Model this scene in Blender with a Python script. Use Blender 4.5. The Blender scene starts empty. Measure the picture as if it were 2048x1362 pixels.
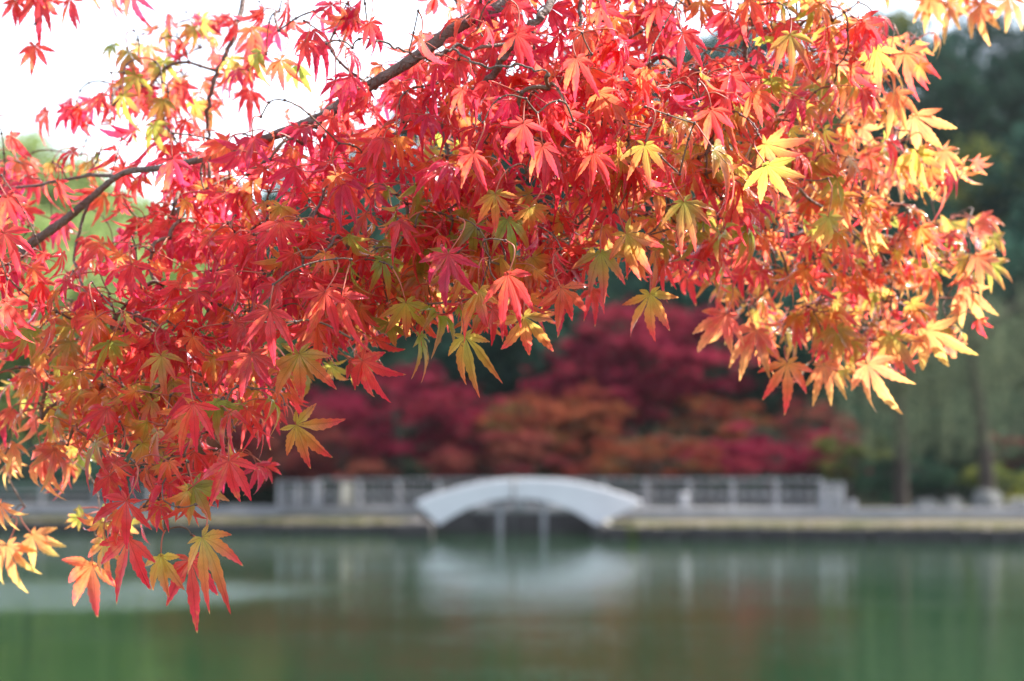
import bpy, math, random
import numpy as np
from mathutils import Vector, Matrix

# ------------------------------------------------------------------ camera, sky, sun, exposure
SC = bpy.context.scene
COL = SC.collection
FPX = 50.0 / 23.6 * 2048.0           # focal length in photo pixels
CAMZ = 2.0
PITCH = math.atan2(965 - 681, FPX)   # horizon sits at y = 965 of 1362

cam_data = bpy.data.cameras.new('camera')
cam_data.sensor_width = 23.6
cam_data.lens = 50.0
cam_data.clip_start = 0.05
cam_data.clip_end = 3000.0
cam_data.dof.use_dof = True
cam_data.dof.focus_distance = 2.0
cam_data.dof.aperture_fstop = 4.3
cam_data.dof.aperture_blades = 0
cam = bpy.data.objects.new('camera', cam_data)
COL.objects.link(cam)
cam.location = (0, 0, CAMZ)
cam.rotation_euler = (math.radians(90) + PITCH, 0, 0)
SC.camera = cam

SUN_EL = math.radians(50)
SUN_AZ = math.radians(66)            # to the right of the view direction, beyond the subject
world = bpy.data.worlds.new('World')
SC.world = world
world.use_nodes = True
wn = world.node_tree
wn.nodes.clear()
sky = wn.nodes.new('ShaderNodeTexSky')
sky.sky_type = 'NISHITA'
sky.sun_disc = False
sky.sun_elevation = SUN_EL
sky.sun_rotation = SUN_AZ
sky.air_density = 1.0
sky.dust_density = 1.0
sky.ozone_density = 1.0
bg = wn.nodes.new('ShaderNodeBackground')
bg.inputs['Strength'].default_value = 0.15
wo = wn.nodes.new('ShaderNodeOutputWorld')
hs = wn.nodes.new('ShaderNodeHueSaturation')   # thin milky air: a paler sky
hs.inputs['Saturation'].default_value = 0.6
wn.links.new(sky.outputs[0], hs.inputs['Color'])
wn.links.new(hs.outputs[0], bg.inputs['Color'])
wn.links.new(bg.outputs[0], wo.inputs['Surface'])

sun_d = bpy.data.lights.new('sun', 'SUN')
sun_d.energy = 5.0
sun_d.angle = math.radians(0.53)
sun_d.color = (1.0, 0.95, 0.86)
sun = bpy.data.objects.new('sun', sun_d)
COL.objects.link(sun)
to_sun = Vector((math.sin(SUN_AZ) * math.cos(SUN_EL), math.cos(SUN_AZ) * math.cos(SUN_EL), math.sin(SUN_EL)))
sun.rotation_euler = to_sun.to_track_quat('Z', 'Y').to_euler()
sun.location = (5, -5, 20)

SC.view_settings.view_transform = 'Standard'
SC.view_settings.look = 'None'
SC.view_settings.exposure = 1.74
SC.view_settings.gamma = 1.0
SC.render.engine = 'CYCLES'
SC.cycles.max_bounces = 8
SC.cycles.diffuse_bounces = 4
SC.cycles.glossy_bounces = 3
SC.cycles.transmission_bounces = 5
SC.cycles.caustics_reflective = False
SC.cycles.caustics_refractive = False

# ------------------------------------------------------------------ helpers
CP, SP = math.cos(PITCH), math.sin(PITCH)


def at(px, py, d):
    """World point seen at photo pixel (px, py) of the 2048 wide photo at depth d."""
    u = (px - 1024.0) / FPX
    v = (681.0 - py) / FPX
    return np.array([u * d, d * (CP - v * SP), CAMZ + d * (SP + v * CP)])


def rng_of(seed):
    return np.random.default_rng(seed)


def make_mesh(name, V, F, attrs=None, smooth=False):
    """V (n,3); F list of (m,k) integer arrays."""
    me = bpy.data.meshes.new(name)
    V = np.asarray(V, dtype=np.float32)
    F = [np.asarray(f, dtype=np.int32) for f in (F if isinstance(F, list) else [F]) if len(f)]
    me.vertices.add(len(V))
    me.vertices.foreach_set('co', V.ravel())
    loops = np.concatenate([f.ravel() for f in F])
    tot = np.concatenate([np.full(len(f), f.shape[1], dtype=np.int32) for f in F])
    start = np.concatenate([[0], np.cumsum(tot)[:-1]]).astype(np.int32)
    me.loops.add(len(loops))
    me.loops.foreach_set('vertex_index', loops)
    me.polygons.add(len(tot))
    me.polygons.foreach_set('loop_start', start)
    me.polygons.foreach_set('loop_total', tot)
    me.polygons.foreach_set('use_smooth', np.full(len(tot), bool(smooth)))
    me.update(calc_edges=True)
    for an, (kind, arr) in (attrs or {}).items():
        a = me.attributes.new(an, kind, 'POINT')
        if kind == 'FLOAT_COLOR':
            c = np.ones((len(V), 4), dtype=np.float32)
            c[:, :3] = arr
            a.data.foreach_set('color', c.ravel())
        else:
            a.data.foreach_set('vector', np.asarray(arr, dtype=np.float32).ravel())
    me.validate()
    return me


def link(name, me, mat=None, parent=None, loc=None):
    if mat is not None and not me.materials:
        me.materials.append(mat)
    o = bpy.data.objects.new(name, me)
    COL.objects.link(o)
    if parent is not None:
        o.parent = parent
    if loc is not None:
        o.location = [float(c) for c in loc]
    return o


def tag(o, label=None, cat=None, group=None, kind=None):
    if label:
        o['label'] = label
    if cat:
        o['category'] = cat
    if group:
        o['group'] = group
    if kind:
        o['kind'] = kind
    return o


def thing(name, label, cat, loc=(0, 0, 0), rz=0.0, group=None):
    o = bpy.data.objects.new(name, None)
    COL.objects.link(o)
    o.empty_display_size = 0.2
    o.location = [float(c) for c in loc]
    o.rotation_euler = (0, 0, rz)
    return tag(o, label, cat, group)


class MB:
    """collects quads and tris"""
    def __init__(self):
        self.V, self.Q, self.T, self.n = [], [], [], 0

    def add(self, V, Q=None, T=None):
        V = np.asarray(V, float)
        if Q is not None and len(Q):
            self.Q.append(np.asarray(Q) + self.n)
        if T is not None and len(T):
            self.T.append(np.asarray(T) + self.n)
        self.V.append(V)
        self.n += len(V)

    def box(self, c, s, rz=0.0, bev=0.0):
        """centre, full size; chamfered when bev > 0"""
        sx, sy, sz = [a / 2 for a in s]
        if bev <= 0:
            v = np.array([[x, y, z] for z in (-sz, sz) for x, y in ((-sx, -sy), (sx, -sy), (sx, sy), (-sx, sy))])
            q = [[3, 2, 1, 0], [4, 5, 6, 7], [0, 1, 5, 4], [1, 2, 6, 5], [2, 3, 7, 6], [3, 0, 4, 7]]
        else:
            b = min(bev, sx * .9, sy * .9, sz * .9)
            rings = []
            for z, k in ((-sz, b), (-sz + b, 0), (sz - b, 0), (sz, b)):
                x, y = sx - k, sy - k
                rings.append([[-x + b, -y, z], [x - b, -y, z], [x, -y + b, z], [x, y - b, z], [x - b, y, z], [-x + b, y, z], [-x, y - b, z], [-x, -y + b, z]])
            v = np.array([p for r in rings for p in r])
            q = []
            for k in range(3):
                for j in range(8):
                    q.append([k * 8 + j, k * 8 + (j + 1) % 8, (k + 1) * 8 + (j + 1) % 8, (k + 1) * 8 + j])
            for base, fl in ((0, True), (24, False)):
                for a in ([0, 1, 2, 3], [0, 3, 4, 7], [7, 4, 5, 6]):
                    f = [base + i for i in a]
                    q.append(f[::-1] if fl else f)
        cs, sn = math.cos(rz), math.sin(rz)
        R = np.array([[cs, -sn, 0], [sn, cs, 0], [0, 0, 1]])
        self.add(v @ R.T + np.array(c), q)

    def tube(self, P, R, n=8, cap=True):
        P = np.asarray(P, float)
        R = np.asarray(R, float)
        m = len(P)
        T = np.gradient(P, axis=0)
        T /= np.linalg.norm(T, axis=1)[:, None] + 1e-12
        ref = np.array([0.0, 0.0, 1.0]) if abs(T[0][2]) < 0.9 else np.array([1.0, 0, 0])
        a = np.linspace(0, 2 * math.pi, n, endpoint=False)
        V = np.zeros((m, n, 3))
        u = np.cross(T[0], ref)
        u /= np.linalg.norm(u)
        for i in range(m):
            u = u - T[i] * np.dot(u, T[i])
            u /= np.linalg.norm(u) + 1e-12
            w = np.cross(T[i], u)
            V[i] = P[i] + R[i] * (np.cos(a)[:, None] * u + np.sin(a)[:, None] * w)
        Q = []
        for i in range(m - 1):
            for j in range(n):
                k = (j + 1) % n
                Q.append([i * n + j, i * n + k, (i + 1) * n + k, (i + 1) * n + j])
        Vf = V.reshape(-1, 3)
        Tt = []
        if cap:
            Vf = np.vstack([Vf, P[:1], P[-1:]])
            for j in range(n):
                k = (j + 1) % n
                Tt.append([m * n, k, j])
                Tt.append([m * n + 1, (m - 1) * n + j, (m - 1) * n + k])
        self.add(Vf, Q, Tt)

    def build(self, name, mat, parent=None, smooth=False, loc=None):
        V = np.vstack(self.V)
        F = []
        if self.Q:
            F.append(np.vstack(self.Q))
        if self.T:
            F.append(np.vstack(self.T))
        if loc is not None:
            V = V - np.array(loc)
        return link(name, make_mesh(name, V, F, smooth=smooth), mat, parent, loc)


def smooth_path(pts, per=6):
    """Catmull-Rom through points (k-dim)"""
    P = np.asarray(pts, float)
    P = np.vstack([2 * P[0] - P[1], P, 2 * P[-1] - P[-2]])
    out = []
    for i in range(1, len(P) - 2):
        for t in np.linspace(0, 1, per, endpoint=False):
            a, b, c, d = P[i - 1], P[i], P[i + 1], P[i + 2]
            out.append(0.5 * (2 * b + (c - a) * t + (2 * a - 5 * b + 4 * c - d) * t * t + (3 * b - a - 3 * c + d) * t ** 3))
    out.append(P[-2])
    return np.array(out)


# ------------------------------------------------------------------ materials
def new_mat(name):
    m = bpy.data.materials.new(name)
    m.use_nodes = True
    nt = m.node_tree
    nt.nodes.clear()
    out = nt.nodes.new('ShaderNodeOutputMaterial')
    return m, nt, out


def N(nt, t, **kw):
    n = nt.nodes.new(t)
    for k, v in kw.items():
        setattr(n, k, v)
    return n


def math_n(nt, op, a, b=None, c=None):
    n = nt.nodes.new('ShaderNodeMath')
    n.operation = op
    for i, x in enumerate((a, b, c)):
        if x is None:
            continue
        if isinstance(x, (int, float)):
            n.inputs[i].default_value = x
        else:
            nt.links.new(x, n.inputs[i])
    return n.outputs[0]


def mix_col(nt, fac, a, b, blend='MIX'):
    n = nt.nodes.new('ShaderNodeMix')
    n.data_type = 'RGBA'
    n.blend_type = blend
    for i, x in ((0, fac), (6, a), (7, b)):
        if isinstance(x, (int, float)):
            n.inputs[i].default_value = x
        elif isinstance(x, tuple):
            n.inputs[i].default_value = (*x, 1) if len(x) == 3 else x
        else:
            nt.links.new(x, n.inputs[i])
    return n.outputs[2]


def noise(nt, scale, detail=3, rough=0.5, vec=None):
    n = nt.nodes.new('ShaderNodeTexNoise')
    n.inputs['Scale'].default_value = scale
    n.inputs['Detail'].default_value = detail
    n.inputs['Roughness'].default_value = rough
    if vec is not None:
        nt.links.new(vec, n.inputs['Vector'])
    return n


def obj_coord(nt, scale=None):
    tc = nt.nodes.new('ShaderNodeTexCoord')
    o = tc.outputs['Object']
    if scale:
        mp = nt.nodes.new('ShaderNodeMapping')
        mp.inputs['Scale'].default_value = scale
        nt.links.new(o, mp.inputs['Vector'])
        o = mp.outputs[0]
    return o


def solid_mat(name, c1, c2, scale=4, rough=0.7, bump=0.2, bscale=30, stretch=None, spec=0.5):
    m, nt, out = new_mat(name)
    co = obj_coord(nt, stretch)
    n1 = noise(nt, scale, 5, 0.6, co)
    r = N(nt, 'ShaderNodeMapRange')
    nt.links.new(n1.outputs[0], r.inputs[0])
    r.inputs[1].default_value = 0.3
    r.inputs[2].default_value = 0.7
    col = mix_col(nt, r.outputs[0], c1, c2)
    p = N(nt, 'ShaderNodeBsdfPrincipled')
    nt.links.new(col, p.inputs['Base Color'])
    p.inputs['Roughness'].default_value = rough
    p.inputs['Specular IOR Level'].default_value = spec
    if bump:
        n2 = noise(nt, bscale, 4, 0.6, co)
        b = N(nt, 'ShaderNodeBump')
        b.inputs['Strength'].default_value = bump
        b.inputs['Distance'].default_value = 0.02
        nt.links.new(n2.outputs[0], b.inputs['Height'])
        nt.links.new(b.outputs[0], p.inputs['Normal'])
    nt.links.new(p.outputs[0], out.inputs[0])
    return m


def leaf_material():
    """near maple leaves: attribute colour, veins, thin translucent blade with a waxy sheen"""
    m, nt, out = new_mat('maple_leaf_blade')
    a = N(nt, 'ShaderNodeAttribute', attribute_name='Col')
    uv = N(nt, 'ShaderNodeAttribute', attribute_name='luv')
    sp = N(nt, 'ShaderNodeSeparateXYZ')
    nt.links.new(uv.outputs['Vector'], sp.inputs[0])
    lat, r = sp.outputs[0], sp.outputs[1]
    rib = N(nt, 'ShaderNodeMapRange')
    nt.links.new(lat, rib.inputs[0])
    rib.inputs[1].default_value = 0.004
    rib.inputs[2].default_value = 0.012
    rib.inputs[3].default_value = 1.0
    rib.inputs[4].default_value = 0.0
    s = math_n(nt, 'SUBTRACT', r, math_n(nt, 'MULTIPLY', lat, 1.3))
    fr = math_n(nt, 'FRACT', math_n(nt, 'MULTIPLY', s, 17.0))
    sv = N(nt, 'ShaderNodeMapRange')
    nt.links.new(math_n(nt, 'ABSOLUTE', math_n(nt, 'SUBTRACT', fr, 0.5)), sv.inputs[0])
    sv.inputs[1].default_value = 0.06
    sv.inputs[2].default_value = 0.16
    sv.inputs[3].default_value = 0.45
    sv.inputs[4].default_value = 0.0
    vein = math_n(nt, 'MAXIMUM', rib.outputs[0], sv.outputs[0])
    co = obj_coord(nt)
    nz = noise(nt, 90, 4, 0.6, co)
    mr = N(nt, 'ShaderNodeMapRange')
    nt.links.new(nz.outputs[0], mr.inputs[0])
    mr.inputs[1].default_value = 0.3
    mr.inputs[2].default_value = 0.7
    mr.inputs[3].default_value = 0.78
    mr.inputs[4].default_value = 1.15
    base = mix_col(nt, 1.0, a.outputs['Color'], mr.outputs[0], 'MULTIPLY')
    nb = noise(nt, 38, 3, 0.65, co)
    bl = N(nt, 'ShaderNodeMapRange')
    nt.links.new(nb.outputs[0], bl.inputs[0])
    bl.inputs[1].default_value = 0.60
    bl.inputs[2].default_value = 0.78
    bl.inputs[4].default_value = 0.6
    base = mix_col(nt, bl.outputs[0], base, (0.82, 0.20, 0.05))
    ns = noise(nt, 210, 1, 0.5, co)
    sl_ = N(nt, 'ShaderNodeMapRange')
    nt.links.new(ns.outputs[0], sl_.inputs[0])
    sl_.inputs[1].default_value = 0.74
    sl_.inputs[2].default_value = 0.78
    sl_.inputs[4].default_value = 0.7
    base = mix_col(nt, sl_.outputs[0], base, (0.20, 0.05, 0.03))
    dark = mix_col(nt, 1.0, base, (0.62, 0.5, 0.5), 'MULTIPLY')
    dcol = mix_col(nt, math_n(nt, 'MULTIPLY', vein, 0.7), base, dark)
    gm = N(nt, 'ShaderNodeGamma')
    nt.links.new(dcol, gm.inputs[0])
    gm.inputs[1].default_value = 0.54
    tcol = mix_col(nt, 1.0, gm.outputs[0], (1.0, 0.93, 0.6), 'MULTIPLY')
    d = N(nt, 'ShaderNodeBsdfDiffuse')
    t = N(nt, 'ShaderNodeBsdfTranslucent')
    g = N(nt, 'ShaderNodeBsdfGlossy')
    g.inputs['Roughness'].default_value = 0.2
    nt.links.new(dcol, d.inputs[0])
    nt.links.new(tcol, t.inputs[0])
    b = N(nt, 'ShaderNodeBump')
    b.inputs['Strength'].default_value = 0.5
    b.inputs['Distance'].default_value = 0.001
    nt.links.new(math_n(nt, 'SUBTRACT', nz.outputs[0], vein), b.inputs['Height'])
    for x in (d, t, g):
        nt.links.new(b.outputs[0], x.inputs['Normal'])
    m1 = N(nt, 'ShaderNodeMixShader')
    m1.inputs[0].default_value = 0.67
    nt.links.new(d.outputs[0], m1.inputs[1])
    nt.links.new(t.outputs[0], m1.inputs[2])
    fz = N(nt, 'ShaderNodeFresnel')
    geo = N(nt, 'ShaderNodeNewGeometry')
    ior = N(nt, 'ShaderNodeMapRange')
    nt.links.new(geo.outputs['Backfacing'], ior.inputs[0])
    ior.inputs[3].default_value = 1.38
    ior.inputs[4].default_value = 1 / 1.38
    nt.links.new(ior.outputs[0], fz.inputs['IOR'])
    m2 = N(nt, 'ShaderNodeMixShader')
    nt.links.new(fz.outputs[0], m2.inputs[0])
    nt.links.new(m1.outputs[0], m2.inputs[1])
    nt.links.new(g.outputs[0], m2.inputs[2])
    nt.links.new(m2.outputs[0], out.inputs[0])
    return m


def foliage_mat(name, c1, c2, c3, trans=0.4):
    """far foliage: attribute 'Col' holds a per clump random in r, per leaf random in g"""
    m, nt, out = new_mat(name)
    a = N(nt, 'ShaderNodeAttribute', attribute_name='Col')
    sp = N(nt, 'ShaderNodeSeparateColor')
    nt.links.new(a.outputs['Color'], sp.inputs[0])
    rp = N(nt, 'ShaderNodeValToRGB')
    rp.color_ramp.elements[0].color = (*c1, 1)
    rp.color_ramp.elements[1].color = (*c3, 1)
    e = rp.color_ramp.elements.new(0.5)
    e.color = (*c2, 1)
    nt.links.new(sp.outputs[0], rp.inputs[0])
    mr = N(nt, 'ShaderNodeMapRange')
    nt.links.new(sp.outputs[1], mr.inputs[0])
    mr.inputs[3].default_value = 0.65
    mr.inputs[4].default_value = 1.35
    col = mix_col(nt, 1.0, rp.outputs[0], mr.outputs[0], 'MULTIPLY')
    d = N(nt, 'ShaderNodeBsdfDiffuse')
    t = N(nt, 'ShaderNodeBsdfTranslucent')
    nt.links.new(col, d.inputs[0])
    nt.links.new(col, t.inputs[0])
    ms = N(nt, 'ShaderNodeMixShader')
    ms.inputs[0].default_value = trans
    nt.links.new(d.outputs[0], ms.inputs[1])
    nt.links.new(t.outputs[0], ms.inputs[2])
    nt.links.new(ms.outputs[0], out.inputs[0])
    return m


def water_mat():
    m, nt, out = new_mat('pond_water')
    p = N(nt, 'ShaderNodeBsdfPrincipled')
    p.inputs['Base Color'].default_value = (0.010, 0.034, 0.013, 1)
    p.inputs['Roughness'].default_value = 0.06
    p.inputs['IOR'].default_value = 1.33
    co = obj_coord(nt)
    mp = N(nt, 'ShaderNodeMapping')
    mp.inputs['Scale'].default_value = (0.5, 1.2, 1)
    nt.links.new(co, mp.inputs['Vector'])
    n1 = noise(nt, 2.2, 3, 0.5, mp.outputs[0])
    n2 = noise(nt, 9.0, 2, 0.5, mp.outputs[0])
    # wind-ruffled patches
    mp2 = N(nt, 'ShaderNodeMapping')
    mp2.inputs['Scale'].default_value = (0.09, 0.14, 1)
    mp2.inputs['Location'].default_value = (1.3, 0.4, 0)
    nt.links.new(co, mp2.inputs['Vector'])
    n3 = noise(nt, 1.0, 2, 0.5, mp2.outputs[0])
    ruf = N(nt, 'ShaderNodeMapRange')
    nt.links.new(n3.outputs[0], ruf.inputs[0])
    ruf.inputs[1].default_value = 0.45
    ruf.inputs[2].default_value = 0.75
    ruf.inputs[3].default_value = 0.25
    ruf.inputs[4].default_value = 1.0
    # a ruffled patch out to the left
    sx = N(nt, 'ShaderNodeSeparateXYZ')
    nt.links.new(co, sx.inputs[0])
    ax = math_n(nt, 'DIVIDE', math_n(nt, 'ADD', sx.outputs[0], 9.0), 4.2)
    ay = math_n(nt, 'DIVIDE', math_n(nt, 'SUBTRACT', sx.outputs[1], 39.5), 4.4)
    wob = math_n(nt, 'MULTIPLY', math_n(nt, 'SUBTRACT', n3.outputs[0], 0.5), 5.0)
    rr = math_n(nt, 'ADD', math_n(nt, 'ADD', math_n(nt, 'MULTIPLY', ax, ax), math_n(nt, 'MULTIPLY', ay, ay)), wob)
    pt = N(nt, 'ShaderNodeMapRange')
    nt.links.new(rr, pt.inputs[0])
    pt.inputs[1].default_value = -1.2
    pt.inputs[2].default_value = 2.6
    pt.inputs[3].default_value = 7.0
    pt.inputs[4].default_value = 0.0
    amp = math_n(nt, 'ADD', ruf.outputs[0], pt.outputs[0])
    h = math_n(nt, 'ADD', n1.outputs[0], math_n(nt, 'MULTIPLY', n2.outputs[0], 0.3))
    h = math_n(nt, 'MULTIPLY', h, amp)
    b = N(nt, 'ShaderNodeBump')
    b.inputs['Strength'].default_value = 1.0
    b.inputs['Distance'].default_value = 0.014
    nt.links.new(h, b.inputs['Height'])
    nt.links.new(b.outputs[0], p.inputs['Normal'])
    nt.links.new(p.outputs[0], out.inputs[0])
    return m


def ground_mat():
    m, nt, out = new_mat('bank_ground')
    co = obj_coord(nt)
    n1 = noise(nt, 0.35, 5, 0.6, co)
    n2 = noise(nt, 6, 4, 0.7, co)
    r1 = N(nt, 'ShaderNodeMapRange')
    nt.links.new(n1.outputs[0], r1.inputs[0])
    r1.inputs[1].default_value = 0.42
    r1.inputs[2].default_value = 0.62
    c = mix_col(nt, r1.outputs[0], (0.11, 0.09, 0.065), (0.07, 0.07, 0.04))
    r2 = N(nt, 'ShaderNodeMapRange')
    nt.links.new(n2.outputs[0], r2.inputs[0])
    r2.inputs[3].default_value = 0.6
    r2.inputs[4].default_value = 1.3
    c = mix_col(nt, 1.0, c, r2.outputs[0], 'MULTIPLY')
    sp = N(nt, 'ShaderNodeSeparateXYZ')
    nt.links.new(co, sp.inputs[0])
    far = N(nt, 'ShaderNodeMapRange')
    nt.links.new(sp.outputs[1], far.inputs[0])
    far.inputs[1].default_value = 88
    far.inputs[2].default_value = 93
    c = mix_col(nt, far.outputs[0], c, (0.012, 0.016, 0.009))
    p = N(nt, 'ShaderNodeBsdfPrincipled')
    p.inputs['Roughness'].default_value = 1.0
    p.inputs['Specular IOR Level'].default_value = 0.08
    nt.links.new(c, p.inputs['Base Color'])
    b = N(nt, 'ShaderNodeBump')
    b.inputs['Strength'].default_value = 0.6
    b.inputs['Distance'].default_value = 0.05
    nt.links.new(n2.outputs[0], b.inputs['Height'])
    nt.links.new(b.outputs[0], p.inputs['Normal'])
    nt.links.new(p.outputs[0], out.inputs[0])
    return m


M_LEAF = leaf_material()
M_STALK = solid_mat('leaf_stalk_red', (0.34, 0.035, 0.03), (0.42, 0.12, 0.05), 40, 0.5, 0)
M_BARK = solid_mat('maple_bark', (0.15, 0.10, 0.085), (0.30, 0.22, 0.19), 45, 0.8, 1.0, 160)
M_TWIG = solid_mat('maple_twig', (0.10, 0.05, 0.035), (0.20, 0.12, 0.08), 60, 0.7, 0.4, 300)
M_WHITE = solid_mat('white_paint', (0.62, 0.60, 0.62), (0.53, 0.51, 0.53), 1.2, 0.55, 0.1, 20)
M_FENCE = solid_mat('fence_paint', (0.36, 0.355, 0.37), (0.22, 0.21, 0.22), 3, 0.6, 0.1, 20)
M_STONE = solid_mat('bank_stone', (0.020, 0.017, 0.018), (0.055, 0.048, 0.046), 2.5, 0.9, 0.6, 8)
M_CONC = solid_mat('concrete', (0.26, 0.255, 0.26), (0.18, 0.175, 0.18), 1.5, 0.85, 0.2, 20)
M_SIGN = solid_mat('cream_board', (0.50, 0.43, 0.34), (0.42, 0.36, 0.28), 2, 0.6, 0.05)
M_DARKM = solid_mat('dark_metal', (0.05, 0.05, 0.055), (0.09, 0.09, 0.09), 5, 0.5, 0)
M_ROCK = solid_mat('grey_rock', (0.07, 0.07, 0.068), (0.15, 0.148, 0.14), 2.5, 0.9, 0.6, 6)
M_TRUNK = solid_mat('far_bark', (0.03, 0.025, 0.022), (0.075, 0.062, 0.052), 3, 0.95, 0.4, 10, (1, 1, .3), 0.1)
M_GROUND = ground_mat()
M_WATER = water_mat()
FM = {
    'crimson': foliage_mat('crimson_foliage', (0.068, 0.007, 0.018), (0.165, 0.013, 0.034), (0.210, 0.026, 0.041), 0.4),
    'rust': foliage_mat('rust_foliage', (0.105, 0.021, 0.017), (0.161, 0.038, 0.021), (0.049, 0.056, 0.021), 0.4),
    'orange': foliage_mat('orange_foliage', (0.140, 0.021, 0.021), (0.189, 0.052, 0.025), (0.042, 0.056, 0.021), 0.4),
    'wine': foliage_mat('wine_foliage', (0.090, 0.015, 0.022), (0.150, 0.030, 0.030), (0.165, 0.060, 0.038), 0.45),
    'dark': foliage_mat('dark_evergreen_foliage', (0.013, 0.030, 0.022), (0.022, 0.049, 0.034), (0.038, 0.075, 0.045), 0.25),
    'teal': foliage_mat('blue_green_foliage', (0.016, 0.044, 0.036), (0.028, 0.068, 0.048), (0.040, 0.088, 0.064), 0.3),
    'olive': foliage_mat('olive_foliage', (0.045, 0.060, 0.022), (0.075, 0.098, 0.030), (0.135, 0.143, 0.038), 0.4),
    'fresh': foliage_mat('glare_pale_green_foliage', (0.176, 0.256, 0.080), (0.256, 0.336, 0.112), (0.336, 0.384, 0.160), 0.5),  # paleness from glare and sunlight is mixed into these greens
    'willow': foliage_mat('willow_foliage', (0.080, 0.104, 0.064), (0.120, 0.144, 0.088), (0.168, 0.192, 0.112), 0.4),
    'yellow': foliage_mat('yellow_green_foliage', (0.090, 0.105, 0.022), (0.150, 0.158, 0.030), (0.210, 0.188, 0.038), 0.45),
}

# ------------------------------------------------------------------ the setting
def quadsheet(name, X, Y, Z, mat):
    """X, Y, Z arrays of shape (a, b)"""
    a, b = X.shape
    V = np.stack([X, Y, Z], -1).reshape(-1, 3)
    i = np.arange(a - 1)[:, None] * b + np.arange(b - 1)[None]
    i = i.ravel()
    return V, np.stack([i, i + b, i + b + 1, i + 1], 1)


# water: one sheet from the near bank to beneath the far bank
xs = np.linspace(-160, 160, 65)
ys = np.linspace(-20, 100, 41)
X, Y = np.meshgrid(xs, ys, indexing='ij')
V, Q = quadsheet('water', X, Y, X * 0, M_WATER)
tag(link('water', make_mesh('water', V, Q), M_WATER), kind='structure')


def y_left(x):
    return 84.0 + (-3.0 - x) * 0.30 + 0.16 * np.sin(x * 0.9) + 0.08 * np.sin(x * 2.3)


def y_right(x):
    return 76.0 - np.minimum(x - 3.0, 40) * 0.28 + 0.2 * np.sin(x * 0.7) + 0.1 * np.sin(x * 1.9)


def skyline(x_at_185):
    px = 1024 + x_at_185 / 185.0 * FPX
    py = np.interp(px, [-400, 0, 90, 150, 260, 420, 600, 800, 1000, 1290, 1500, 1800, 2048, 2500],
                   [300, 275, 270, 330, 400, 420, 350, 250, 150, 68, 35, 10, -40, -80])
    return CAMZ + (965 - py) / FPX * 185.0


def hill_z(x, y):
    top = skyline(x * 185.0 / np.maximum(y, 60)) - 11.0
    t = np.clip((y - 101.0) / 84.0, 0, 1)
    z = 1.0 + (top - 1.0) * t ** 1.15
    z = z - np.clip((y - 190) / 90, 0, 1) * 10
    return z + 0.5 * np.sin(x * 0.21) * np.sin(y * 0.17) * np.clip((y - 104) / 10, 0, 1)


gm = MB()
prof_s = np.array([0, .35, 0.7, 1.0])


def bank_patch(xs, front, kerb):
    """gentle grass slope from the water to the kerb, flat ground beyond"""
    X = np.repeat(xs[:, None], 9, 1)
    f = front(xs)
    k = kerb(xs)
    Yr = np.stack([f, f * .75 + k * .25, (f + k) / 2, f * .25 + k * .75, k, k + 0.5, k + 0.7, np.maximum(k + 1, 97.5), f * 0 + 100], 1)
    Z = np.tile(np.array([0.38, 0.44, 0.51, 0.57, 0.63, 0.66, 0.97, 1.0, 1.0]), (len(xs), 1))
    Z = Z + 0.02 * np.sin(X * 2.1 + Yr) * (np.arange(9) > 0) * (np.arange(9) < 5)
    V, Q = quadsheet('g', X, Yr, Z, None)
    gm.add(V, Q)


def kerb_left(x):
    return 88.0 + (-3.0 - x) * 0.28


def kerb_right(x):
    return 82.3 + 0 * x


bank_patch(np.linspace(-33, -3.6, 40), y_left, kerb_left)
bank_patch(np.linspace(3.6, 160, 90), y_right, kerb_right)
bank_patch(np.linspace(-3.6, 3.6, 6), lambda x: x * 0 + 86.5, lambda x: x * 0 + 87.5)
bank_patch(np.linspace(-160, -33, 20), lambda x: x * 0 + 93.0, lambda x: x * 0 + 96.4)
xs = np.linspace(-160, 160, 81)
ys = np.concatenate([np.linspace(100, 190, 46), np.linspace(195, 420, 20)])
X, Y = np.meshgrid(xs, ys, indexing='ij')
V, Q = quadsheet('g', X, Y, hill_z(X, Y), None)
gm.add(V, Q)
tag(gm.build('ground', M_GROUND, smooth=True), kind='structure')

# near bank under the maple and the camera
xs = np.linspace(-14, 14, 40)
ys = np.linspace(-14, 3.6, 24)
X, Y = np.meshgrid(xs, ys, indexing='ij')
Z = 0.5 - 0.75 * np.clip((Y - 2.2) / 1.4, 0, 1) ** 2 + 0.03 * np.sin(X * 2.3) * np.cos(Y * 1.9)
V, Q = quadsheet('g', X, Y, Z, None)
tag(link('near_bank', make_mesh('near_bank', V, Q, smooth=True), solid_mat('near_grass', (0.05, 0.07, 0.02), (0.12, 0.10, 0.05), 3, 0.95, 0.6, 40)), kind='structure')


# dark stone edging where the banks meet the water: individual courses in one wall per bank
def stone_wall(path, zt, label, seed, step=0.7):
    rg = rng_of(seed)
    mb = MB()
    P = np.array(path, float)
    for a, b in zip(P[:-1], P[1:]):
        L = np.linalg.norm(b - a)
        n = max(1, int(L / step))
        ang = math.atan2(b[1] - a[1], b[0] - a[0])
        for k in range(n):
            c = a + (b - a) * (k + 0.5) / n
            w = L / n * 0.97
            h = zt + rg.uniform(-0.03, 0.03)
            mb.box((c[0], c[1] + rg.uniform(-0.05, 0.03), h / 2 - 0.25), (w, 0.5, h + 0.5), ang, 0.04)
    o = mb.build('stone_edging', M_STONE)
    return tag(o, label, 'stone wall')


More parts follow.
